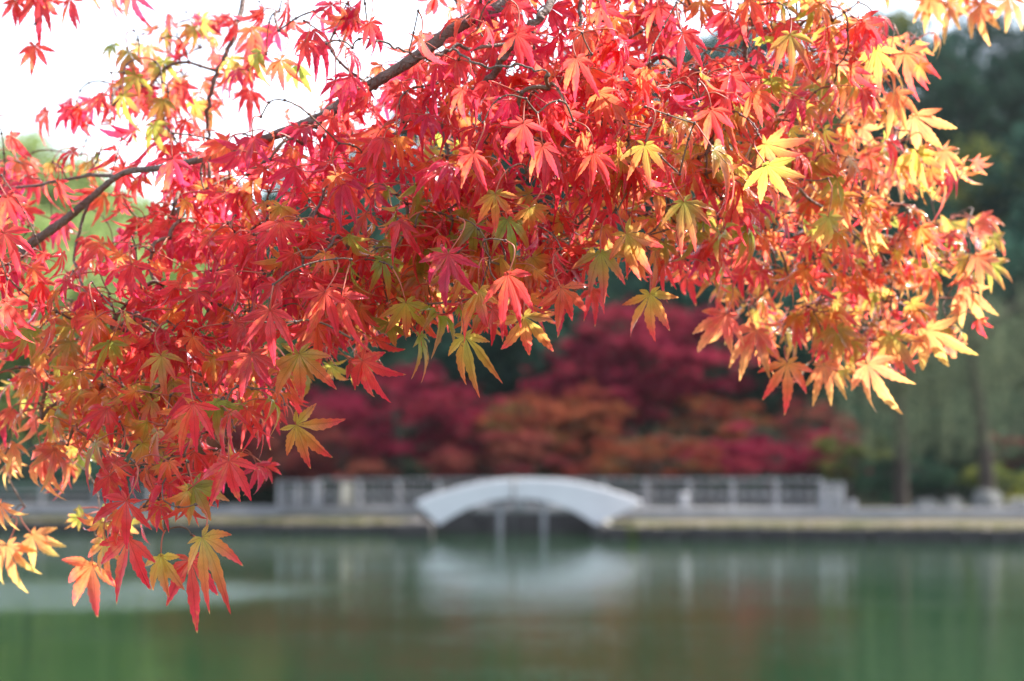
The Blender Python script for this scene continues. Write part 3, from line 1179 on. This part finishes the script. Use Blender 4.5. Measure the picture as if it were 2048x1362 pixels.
def leaf_geo(base, dirv, nrm, size, pal, rg, grid, droop=0.5, fold=0.45, curl=0.0):
    """one leaf; base point, central lobe direction, blade normal (all world), size = central lobe length"""
    L, T_, S_, LAT, AL, Q = grid
    d = dirv / np.linalg.norm(dirv)
    n = nrm - d * np.dot(nrm, d)
    n /= np.linalg.norm(n) + 1e-9
    e = np.cross(d, n)
    ang = LOBE_A + rg.normal(0, 0.07, 7)
    lens = 1 + rg.normal(0, 0.11, 7)
    if rg.random() < 0.3:
        lens[5:] *= 0.35
    dro = droop * (1 + rg.normal(0, 0.45, 7))
    fo = fold * (1 + rg.normal(0, 0.3, 7))
    tw = rg.normal(0, 0.5, 7)
    bend = rg.normal(0, 0.10, 7)
    al = AL * lens[L]
    ca, sa = np.cos(ang[L]), np.sin(ang[L])
    # bend sideways within the blade
    lat = -S_ * LAT + bend[L] * al ** 2
    x = al * sa + lat * ca
    y = al * ca - lat * sa
    keep = (T_ > 0.12)
    z = fo[L] * LAT * np.clip(T_ * 2.2, 0, 1) - dro[L] * al ** 2.2 * 0.8 + tw[L] * S_ * LAT * T_ * 0.8
    z = z - curl * np.clip(al - 0.55, 0, 1) ** 2 * 2.0
    # the drooping blade keeps its length
    shrink = 1 - 0.28 * np.clip(dro[L], 0, 1.5) * al ** 2
    x, y = x * shrink, y * shrink
    V = base + size * (x[:, None] * e + y[:, None] * d + z[:, None] * n)
    # the thin lobes hang under their own weight
    sag = rg.uniform(0.0, 0.36)
    ext = np.clip(al, 0, 1.2)
    V[:, :2] = base[:2] + (V[:, :2] - base[:2]) * (1 - 0.45 * sag * ext)[:, None]
    V[:, 2] -= size * sag * ext ** 1.7
    c0, c1, c2 = [np.array(c) for c in PAL[pal]]
    j = rg.normal(0, 0.09, 3)
    t = np.clip(AL + rg.normal(0, 0.07, 7)[L], 0, 1)
    a = np.clip(t / 0.36, 0, 1)[:, None]
    b = np.clip((t - 0.36) / 0.40, 0, 1)[:, None]
    col = c0 * (1 - a) + c1 * a
    col = col * (1 - b) + c2 * b
    col = col * (1 + 0.10 * rg.normal(size=7)[L][:, None])
    col = np.clip(col * np.exp(j), 0, 0.95)
    tip = (T_ > 0.94) & (rg.random(7)[L] < 0.7)
    col[tip] = np.array([0.80, 0.52, 0.20])
    luv = np.stack([LAT, al, T_], 1)
    return V, Q, col, luv


def stalk_pts(base, node, d, rg):
    L = np.linalg.norm(node - base)
    s = rg.normal(0, 0.16, 3)
    s[2] = abs(s[2]) * 0.6
    m1 = base * 0.67 + node * 0.33 - d * L * 0.10 + s * L
    m2 = base * 0.30 + node * 0.70 - d * L * 0.06 + s * L
    return smooth_path([base, m1, m2, node], 3)


def dens_depth(px, py):
    """mean depth of the sprays over the picture"""
    pts = np.array([[0, 0, 2.45], [400, 100, 2.5], [0, 300, 2.4], [250, 400, 2.35], [0, 600, 2.15], [0, 900, 2.3], [60, 1100, 2.55],
                    [250, 650, 2.12], [300, 1000, 2.0], [450, 850, 2.0], [600, 600, 2.0], [600, 250, 2.1], [740, 60, 2.0], [1000, 60, 2.05], [1000, 300, 2.0],
                    [1000, 600, 2.0], [1300, 300, 2.0], [1300, 550, 2.15], [1450, 350, 2.05], [1600, 100, 2.15], [1600, 450, 2.35], [1550, 650, 2.5],
                    [1750, 700, 2.55], [1800, 300, 2.45], [1950, 550, 2.6], [1980, 0, 2.75], [1280, -300, 2.2], [400, -300, 2.4], [2300, 400, 2.8]])
    w = 1.0 / ((pts[:, 0] - px) ** 2 + (pts[:, 1] - py) ** 2 + 4000.0) ** 1.6
    return float(np.sum(w * pts[:, 2]) / np.sum(w))


# the leaves that show largest: px, py of the blade base, lobe length in px, direction of the middle lobe (90 = down, 0 = right),
# palette, depth offset (m), turn about the lobe (deg)
HERO = [
    (70, 92, 62, 92, 'R', 0, 10), (22, 272, 66, 55, 'R', 0, 50), (262, -18, 66, 78, 'M', 0, 20), (30, 2, 55, 95, 'R', 0, -20), (75, -12, 78, 85, 'R', 0, 10),
    (140, -2, 62, 92, 'R', 0, 30), (258, 104, 62, 118, 'G', 0, 30), (328, 122, 60, 95, 'V', 0, 0), (272, 150, 58, 115, 'V', 0, -30), (246, 190, 68, 88, 'G', 0, 30),
    (325, 200, 66, 100, 'G', 0, -25), (362, 172, 62, 80, 'R', 0, 20), (460, 118, 55, 70, 'B', 0, 10), (610, 84, 55, 75, 'R', 0.05, 0), (560, 120, 60, 80, 'O', .05, 20),
    (505, 56, 60, 95, 'O', .05, 0), (205, 190, 64, 135, 'R', 0, 30), (506, 276, 62, 100, 'M', -.1, 20), (345, 318, 72, 88, 'M', -.1, 0), (245, 338, 55, 110, 'R', 0, 20),
    (115, 368, 55, 45, 'R', 0, 45), (14, 395, 78, 70, 'R', -.1, 0), (672, 350, 84, 80, 'O', 0, 25), (670, 160, 60, 60, 'M', 0, -30),
    (740, 44, 56, 75, 'R', 0, 0), (1033, 68, 86, 55, 'R', 0, 15), (842, 76, 82, 78, 'R', 0, 60), (1200, 14, 64, 60, 'R', 0, 20), (1225, 70, 70, 80, 'R', .02, 0),
    (1314, 14, 64, 85, 'R', 0, 10), (1153, 116, 76, 88, 'R', -.03, 10), (1197, 186, 72, 60, 'O', 0, 20), (1047, 246, 76, 105, 'R', -.04, 0), (1085, 292, 68, 90, 'R', -.03, 10),
    (1130, 222, 64, 60, 'R', 0, 30), (948, 306, 80, 115, 'R', -.03, 15), (1187, 306, 80, 55, 'R', -.02, 10), (794, 274, 66, 80, 'A', 0, 10), (1290, 290, 74, 80, 'G', -.02, 0),
    (1290, 138, 66, 95, 'O', 0, 20), (1060, 415, 74, 75, 'Y', 0, -10), (990, 388, 74, 80, 'Y', -.02, 0), (925, 178, 64, 100, 'R', 0, 35), (702, 152, 66, 120, 'M', 0, 0),
    (1580, 70, 78, 85, 'G', -.03, 0), (1717, 44, 76, 85, 'O', 0, 0), (1752, 100, 82, 80, 'G', -.05, 25), (1810, 104, 84, 62, 'O', 0, 35), (1365, 66, 80, 60, 'R', -.05, 0),
    (1505, 184, 80, 40, 'O', -.04, 10), (1423, 219, 78, 75, 'R', -.04, 10), (1427, 298, 104, 28, 'Y', -.06, -25), (1533, 330, 96, 62, 'V', -.1, 30), (1368, 404, 92, 75, 'G', -.06, 0),
    (1530, 288, 92, 25, 'A', -.03, 45), (1656, 434, 76, 85, 'V', -.08, 0), (1827, 232, 104, 42, 'P', 0, 40), (1790, 188, 74, 60, 'P', 0, 20), (1834, 306, 84, 75, 'B', 0, 40),
    (1861, -4, 62, 105, 'P', 0, 20), (1902, 6, 66, 110, 'P', 0, 30), (1957, 10, 84, 92, 'P', 0, 20), (2018, -6, 66, 85, 'P', 0, 0),
    (7, 466, 90, 60, 'R', -.15, 10), (10, 604, 96, 80, 'R', -.1, 20), (263, 529, 82, 90, 'R', -.05, 0), (342, 464, 74, 95, 'M', 0, 10), (458, 480, 80, 120, 'R', 0, 20),
    (650, 584, 98, 105, 'R', -.05, -10), (540, 621, 96, 92, 'R', -.06, 0), (503, 708, 100, 105, 'R', -.07, 0), (599, 708, 116, 85, 'Y', -.03, 15),
    (192, 630, 88, 85, 'O', 0, 0), (322, 712, 74, 80, 'B', 0, 10), (219, 684, 66, 85, 'V', 0, 0), (387, 808, 88, 80, 'R', -.05, 0), (592, 850, 104, 32, 'Y', -.02, 10),
    (633, 648, 84, 88, 'O', .04, 0), (684, 590, 96, 80, 'R', -.05, 10), (1016, 549, 98, 72, 'R', -.05, 0), (1047, 632, 102, 80, 'Y', -.02, 0), (1122, 576, 90, 62, 'O', -.03, 0),
    (1201, 505, 96, 85, 'G', -.04, 0), (1252, 467, 104, 45, 'Y', -.05, 20), (930, 674, 98, 72, 'B', 0, 25), (812, 606, 86, 85, 'B', 0, -5), (958, 580, 104, 112, 'Y', 0, 45),
    (896, 508, 100, 100, 'M', -.04, 45), (725, 722, 118, 58, 'R', -.02, 40), (1300, 588, 98, 88, 'Y', 0, 50), (1574, 727, 90, 88, 'A', 0, 0), (1649, 731, 80, 70, 'P', 0, 10),
    (1735, 728, 112, 68, 'P', -.04, 35), (1673, 657, 86, 90, 'G', 0, 0), (1786, 672, 96, 80, 'G', 0, 10), (1854, 660, 108, 52, 'P', 0, 30), (1930, 580, 92, 58, 'P', 0, 25),
    (1953, 512, 82, 48, 'P', 0, 10), (1451, 630, 94, 125, 'K', 0, 10), (1512, 660, 98, 110, 'K', 0, 10),
    (458, 922, 104, 88, 'R', -.04, 0), (387, 972, 92, 60, 'V', 0, 0), (253, 1002, 98, 128, 'R', -.03, 0), (257, 1077, 112, 98, 'R', -.04, 10), (212, 1085, 84, 120, 'Y', 0, 30),
    (185, 1130, 108, 118, 'O', -.02, 20), (322, 1113, 88, 85, 'B', -.01, 15), (404, 1075, 116, 50, 'Y', -.05, -5), (380, 1120, 112, 82, 'R', 0, 0),
    (65, 1070, 84, 52, 'P', 0, 0), (14, 1091, 96, 78, 'P', 0, 10), (0, 1010, 60, 60, 'P', 0, 20), (85, 905, 100, 100, 'K', 0, 10), (233, 920, 84, 110, 'R', 0, 0),
]

# density of leaf bearing nodes, one character per 64 px, rows from y = -128
DENS = [
    "55555533333333333333333333333333",
    "55554333222244455555555443221444",
    "00001233322235566554433445551011",
    "00003422211112577777777777754000",
    "00013423211255888888888888840000",
    "00334433222788888888888888863000",
    "12234345567999999999999999965000",
    "21134599999999999999999999987300",
    "40134999999999999999999999999400",
    "51147999999999999999999999999850",
    "52378999999999999963388888888740",
    "42689999999999999630023577776300",
    "24789999999750000000000145655200",
    "67889998863200000000000013210000",
    "68999988410000000000000000000000",
    "57888886100000000000000000000000",
    "22466771000000000000000000000000",
    "10036641000000000000000000000000",
    "10023100000000000000000000000000",
    "00010000000000000000000000000000",
]
CGRID = [
    "rrgmrmmrrrrmympp",
    "rrgrmrrrrrrmmppp",
    "rmmrrrmrrryyyppp",
    "rrrrmmmmmyymbppp",
    "rrrrmmyymymbyppp",
    "bymmmmyyymmbyypp",
    "pbymmmmmmmmbyppp",
    "pbmmmmmmmmmbyppp",
    "pbmrmmmmmmmbyppp",
]
CPROB = {
    'r': 'RRRRRRRMMMMOOA', 'm': 'RRRRRROOAMMMYYV', 'y': 'ROAAYYYBGVG', 'g': 'GGGVYORR', 'p': 'PPPKAAKKYYVRRG', 'b': 'KKRRRROAPKYYV',
}

maple = thing('maple_tree', 'near Japanese maple with red and orange leaves hanging over the pond from above', 'tree', (3.1, 3.2, 0.45))
ORI = np.array([3.1, 3.2, 0.45])

# ---- boughs (photo pixels, depth, diameter in photo pixels)
BOUGHS = [
    [(1500, -420, 2.35, 52), (1240, -180, 2.25, 42), (1020, 0, 2.15, 34), (930, 44, 2.15, 30), (820, 122, 2.15, 28), (700, 195, 2.2, 26), (640, 235, 2.2, 25), (540, 274, 2.22, 22), (470, 300, 2.25, 19),
     (400, 319, 2.28, 17), (320, 336, 2.3, 15), (245, 347, 2.33, 15), (180, 398, 2.36, 17), (130, 440, 2.38, 21), (60, 490, 2.4, 22), (0, 545, 2.4, 22), (-150, 640, 2.45, 18), (-330, 700, 2.5, 10)],
    [(245, 347, 2.33, 10), (150, 357, 2.38, 8), (20, 378, 2.42, 6), (-120, 400, 2.5, 4)],
    [(1290, -230, 2.28, 30), (1110, -5, 2.12, 20), (1075, 40, 2.1, 18), (1015, 100, 2.1, 17), (985, 150, 2.12, 16), (930, 190, 2.15, 14), (880, 222, 2.2, 12), (800, 262, 2.25, 9), (700, 330, 2.3, 6), (600, 470, 2.2, 5)],
    [(520, -260, 2.6, 20), (485, 0, 2.5, 13), (470, 60, 2.48, 12), (445, 120, 2.48, 11), (425, 170, 2.48, 11), (412, 240, 2.5, 9), (420, 300, 2.52, 7), (410, 400, 2.5, 5)],
    [(1150, -260, 2.3, 14), (1160, 0, 2.15, 10), (1170, 80, 2.13, 10), (1186, 155, 2.13, 9), (1210, 260, 2.15, 8), (1230, 400, 2.15, 6)],
    [(1485, -300, 2.4, 22), (1490, 0, 2.25, 13), (1490, 110, 2.25, 12), (1500, 200, 2.28, 11), (1510, 300, 2.3, 10), (1540, 430, 2.4, 8), (1580, 560, 2.45, 5)],
    [(1510, 300, 2.3, 8), (1600, 380, 2.4, 7), (1700, 460, 2.5, 6), (1790, 560, 2.55, 4)],
    [(1490, 60, 2.25, 8), (1600, 60, 2.35, 7), (1720, 150, 2.4, 6), (1790, 260, 2.45, 4)],
    [(1015, 88, 2.08, 9), (900, 98, 2.05, 8), (860, 120, 2.04, 7), (800, 98, 2.03, 6), (733, 76, 2.02, 4)],
    [(905, 98, 2.05, 6), (960, 130, 2.03, 6), (1030, 132, 2.02, 6), (1100, 145, 2.02, 4)],
    [(180, 398, 2.36, 8), (150, 520, 2.36, 7), (200, 650, 2.28, 6), (250, 780, 2.2, 5), (310, 900, 2.1, 4), (325, 998, 2.0, 3)],
    [(640, 235, 2.2, 10), (660, 330, 2.2, 8), (636, 410, 2.14, 7), (595, 480, 2.12, 6), (520, 580, 2.12, 4), (480, 700, 2.1, 3)],
    [(880, 222, 2.2, 8), (900, 330, 2.12, 7), (960, 420, 2.08, 6), (1010, 500, 2.05, 4)],
    [(2700, -420, 3.0, 34), (2200, -230, 2.85, 22), (2000, -90, 2.75, 12), (1900, -40, 2.75, 8)],
    [(1500, -420, 2.35, 34), (900, -460, 2.5, 30), (520, -260, 2.6, 20), (200, -120, 2.5, 13), (60, -60, 2.45, 8)],
]
NODES = []     # points on wood that twigs may grow from: position, radius
wood_paths = []
rgb = rng_of(21)
for bi, B in enumerate(BOUGHS):
    P3 = np.array([np.append(at(x, y, d), w * 0.86 / 2 / FPX * d) for x, y, d, w in B])
    S = smooth_path(P3, 7)
    if bi > 0:
        S[1:, :3] += rgb.normal(0, 0.0012, (len(S) - 1, 3))
    wood_paths.append(S)
# trunk out of frame on the right, with the limb the boughs spring from
tr_top = at(1500, -420, 2.35)
T0 = np.array([3.1, 3.2, 0.3])
trunk = smooth_path(np.array([[3.1, 3.2, 0.2, .16], [3.05, 3.2, .6, .12], [2.9, 3.15, 1.3, .105], [2.75, 3.1, 2.1, .095], [2.5, 3.0, 2.7, .085], [2.2, 2.95, 3.3, .06], [1.9, 2.9, 4.0, .03]]), 8)
mb = MB()
mb.tube(trunk[:, :3], trunk[:, 3], 16)
mb.build('trunk', M_BARK, maple, True, None).location = (0, 0, 0)
limb = smooth_path(np.array([[2.72, 3.1, 2.25, .07], [2.2, 3.0, 2.75, .055], [1.5, 2.8, 2.98, .042], [0.8, 2.5, 2.92, .034], [*tr_top, .026]]), 7)
limb2 = smooth_path(np.array([[2.75, 3.1, 2.1, .06], [2.3, 3.05, 2.5, .04], [1.6, 3.0, 2.85, .026], [*at(2700, -420, 3.0), .02]][:2] + [[*at(2700, -420, 3.0), .016]]), 7)
for S in (limb, limb2):
    wood_paths.append(S)


def woody(S, n, knots=0.0, seed=0):
    rgk = rng_of(seed)
    m = MB()
    S2 = smooth_path(S, 2)
    R = S2[:, 3] * (1 + knots * rgk.normal(size=len(S2)))
    m.tube(S2[:, :3], np.maximum(R, 0.0004), n)
    return m


for i, S in enumerate(wood_paths):
    woody(S, 12 if S[:, 3].max() > 0.006 else 7, 0.06, i).build('branch', M_BARK, maple, True)
    for p in S:
        NODES.append(p)

# parts above were built in world space; the thing's origin is at the trunk's foot
for ch in list(maple.children):
    ch.location = (-ORI[0], -ORI[1], -ORI[2])

rg = rng_of(101)
CAMP = np.array([0, 0, CAMZ])


def orient(px, py, p, ang, turn, tiltback, rg):
    """lobe direction from an image angle, blade normal facing roughly to the viewer, turned about the lobe"""
    th = math.radians(ang)
    d = np.array([math.cos(th), 0.0, -math.sin(th)])
    n = np.array([0.0, -1.0, 0.0])
    d = d + np.array([0, tiltback, 0])
    d /= np.linalg.norm(d)
    n = n - d * np.dot(n, d)
    n /= np.linalg.norm(n)
    e = np.cross(d, n)
    tt = math.radians(turn)
    n = n * math.cos(tt) + e * math.sin(tt)
    return d, n


# hero leaves as objects of their own
rest = []
twig_req = []
HN = 100
order = sorted(range(len(HERO)), key=lambda i: -HERO[i][2])
as_obj = set(order[:HN])
bx = MB()
stuff_V, stuff_Q, stuff_C, stuff_U, off = [], [], [], [], 0
stalks = MB()


def add_stuff(g):
    global off
    V, Q, col, luv = g
    stuff_V.append(V)
    stuff_Q.append(Q + off)
    stuff_C.append(col)
    stuff_U.append(luv)
    off += len(V)


for i, (px, py, spx, ang, pal, dd, turn) in enumerate(HERO):
    dep = dens_depth(px, py) + dd
    base = at(px, py, dep)
    size = spx / FPX * dep
    d, n = orient(px, py, base, ang + rg.normal(0, 4), turn + rg.normal(0, 8), rg.normal(0.0, 0.15), rg)
    g = leaf_geo(base, d, n, size * 1.0, pal, rg, GRID_HI, droop=rg.uniform(0.25, 0.6), fold=rg.uniform(0.3, 0.6), curl=rg.uniform(0, .3))
    sl = rg.uniform(0.022, 0.042)
    nd = -d * 0.5 + np.array([rg.normal(0, .25), rg.uniform(0.1, 0.6), 0.75])
    nd /= np.linalg.norm(nd)
    node = base + nd * sl
    twig_req.append(node)
    sp_ = stalk_pts(base, node, d, rg)
    rad = np.linspace(0.0006, 0.0008, len(sp_))
    if i in as_obj:
        lo = link('leaf', make_mesh('leaf', g[0] - base, g[1], {'Col': ('FLOAT_COLOR', g[2]), 'luv': ('FLOAT_VECTOR', g[3])}, smooth=True), M_LEAF, maple, base - ORI)
        m = MB()
        m.tube(sp_ - base, rad, 6)
        m.build('leaf_stalk', M_STALK, lo, True)
    else:
        add_stuff(g)
        stalks.tube(sp_, rad, 5)

# all the other leaves, borne in small bunches on nodes
nleaf = 0
BARE = smooth_path([(1030, -5), (930, 44), (820, 122), (700, 195), (640, 235), (540, 274), (470, 300), (400, 319), (320, 336), (245, 347), (180, 398), (130, 440), (60, 490), (0, 545)], 8)
BARE = np.vstack([BARE, smooth_path([(1110, -5), (1075, 40), (1015, 100), (985, 150), (930, 190)], 6), smooth_path([(485, 0), (470, 60), (445, 120), (425, 170), (412, 240), (420, 290)], 8)])
for ri, row in enumerate(DENS):
    y0 = -128 + 64 * ri
    for ci in range(-5, 36):
        ch = row[min(max(ci, 0), 31)]
        dn = int(ch)
        if ci < 0:
            dn = int(dn * 0.5)
        if ci > 31:
            dn = int(dn * 0.3)
        lam = dn * 0.35
        for _ in range(rg.poisson(lam)):
            px = (ci + rg.random()) * 64
            py = y0 + rg.random() * 64
            layer = rg.random()
            back = 0.02 + abs(rg.normal(0, 0.08)) if layer < 0.6 else rg.uniform(0.1, 0.36)
            dep = dens_depth(px, py) + back
            # node sits above the leaves it bears
            node = at(px, py, dep) + np.array([0, 0, 0.015])
            cl = CGRID[min(max(int(py // 128), 0), 8)][min(max(int(px // 128), 0), 15)]
            k = rg.integers(2, 5)
            a0 = rg.uniform(0, 6.28)
            cpal = CPROB[cl][rg.integers(len(CPROB[cl]))]
            for j in range(k):
                pal = cpal if rg.random() < 0.55 else CPROB[cl][rg.integers(len(CPROB[cl]))]
                if back > 0.15 and rg.random() < 0.3:
                    pal = {'R': 'O', 'M': 'R', 'G': 'Y'}.get(pal, pal)  # warmer palette deeper in: light shining through the leaves, put in as colour
                aa = a0 + j * 2 * math.pi / k + rg.normal(0, .3)
                near_b = np.min(np.hypot(BARE[:, 0] - px, (BARE[:, 1] - 30) - py))
                if near_b < 30 and back < 0.3 and rg.random() < 0.12:
                    continue
                sl = rg.uniform(0.018, 0.045)
                off3 = np.array([math.cos(aa) * 0.8, math.sin(aa) * 0.6 - 0.15, rg.uniform(-0.5, 0.25)]) * sl
                base = node + off3
                lean = 90 + (px < 700) * 8 - max(0, px - 1300) / 700 * 28
                ang = lean + rg.normal(0, 24) - math.cos(aa) * 28
                edge_on = rg.random() < 0.22
                d, n = orient(px, py, base, ang, rg.choice([-1, 1]) * rg.uniform(65, 100) if edge_on else rg.normal(0, 45), rg.normal(0.0, 0.5) + 0.25 * math.sin(aa), rg)
                size = rg.uniform(0.021, 0.041)
                fine = dep < 2.35
                g = leaf_geo(base, d, n, size, pal, rg, GRID_HI if fine else GRID_LO, droop=rg.uniform(0.2, 0.95), fold=rg.uniform(0.3, 0.8), curl=rg.uniform(0, .5))
                add_stuff(g)
                nleaf += 1
                stalks.tube(stalk_pts(base, node, d, rg), np.full(10, 0.00065), 4, False)
            twig_req.append(node)
print('LEAVES', nleaf)
me = make_mesh('leaves', np.vstack(stuff_V) - ORI, np.vstack(stuff_Q), {'Col': ('FLOAT_COLOR', np.vstack(stuff_C)), 'luv': ('FLOAT_VECTOR', np.vstack(stuff_U))}, smooth=True)
tag(link('leaves', me, M_LEAF, maple), kind='stuff')
o = stalks.build('leaf_stalks', M_STALK, maple, True)
o.location = tuple(-ORI)
tag(o, kind='stuff')

# twigs: grow from the boughs to every node, nearest first (minimum spanning tree)
req = np.array(twig_req)
wood = np.array(NODES)
allp = np.vstack([wood[:, :3], req])
nw = len(wood)
dist = np.full(len(req), 1e9)
par = np.zeros(len(req), int)
for i, p in enumerate(req):
    dd = np.linalg.norm(wood[:, :3] - p, axis=1) * 1.25
    # keep off the very ends seen against the sky
    par[i] = int(np.argmin(dd))
    dist[i] = dd[par[i]]
done = np.zeros(len(req), bool)
seq = []
for _ in range(len(req)):
    c = np.where(done, 1e9, dist)
    i = int(np.argmin(c))
    done[i] = True
    seq.append(i)
    dd = np.linalg.norm(req - req[i], axis=1)
    up = (~done) & (dd < dist)
    dist[up] = dd[up]
    par[up] = nw + i
cnt = np.ones(len(req))
for i in reversed(seq):
    if par[i] >= nw:
        cnt[par[i] - nw] += cnt[i]
tw = MB()
buds = MB()
rgt = rng_of(33)
for i in seq:
    a = allp[par[i]]
    b = req[i]
    L = np.linalg.norm(b - a)
    r = 0.0005 + 0.00026 * math.sqrt(min(cnt[i], 40))
    v = rgt.normal(size=3) * L * 0.10 + np.array([0, 0, 0.10 * L])
    P = smooth_path([a, a * .66 + b * .34 + v, a * .3 + b * .7 + v * .9, b], 4)
    R = np.linspace(r * 1.1, r * 0.85, len(P))
    tw.tube(P, R, 6)
    # swollen dark leaf scars and buds
    for q in [1.0] + ([0.5] if L > 0.03 else []) + ([0.25, 0.75] if L > 0.06 else []):
        c = P[int(q * (len(P) - 1))]
        dv = (b - a) / (L + 1e-9)
        buds.tube([c - dv * 0.0016, c - dv * 0.0005, c + dv * 0.0008, c + dv * 0.0018], [r * 0.9, r * 1.1 + 0.0007, r * 1.1 + 0.0006, r * 0.8], 6)
o = tw.build('twigs', M_TWIG, maple, True)
o.location = tuple(-ORI)
tag(o, kind='stuff')
o = buds.build('buds', solid_mat('dark_bud', (0.05, 0.02, 0.02), (0.10, 0.05, 0.04), 100, 0.5, 0), maple, True)
o.location = tuple(-ORI)
tag(o, kind='stuff')

# ------------------------------------------------------------------ pale autumn air over the pond
m, nt, out = new_mat('air')
pv = N(nt, 'ShaderNodeVolumePrincipled')
pv.inputs['Color'].default_value = (0.9, 0.93, 1.0, 1)
pv.inputs['Density'].default_value = 0.00006
pv.inputs['Anisotropy'].default_value = 0.3
nt.links.new(pv.outputs[0], out.inputs['Volume'])
mb = MB()
mb.box((0, 190, 28), (420, 520, 60))
tag(mb.build('haze', m), kind='stuff')
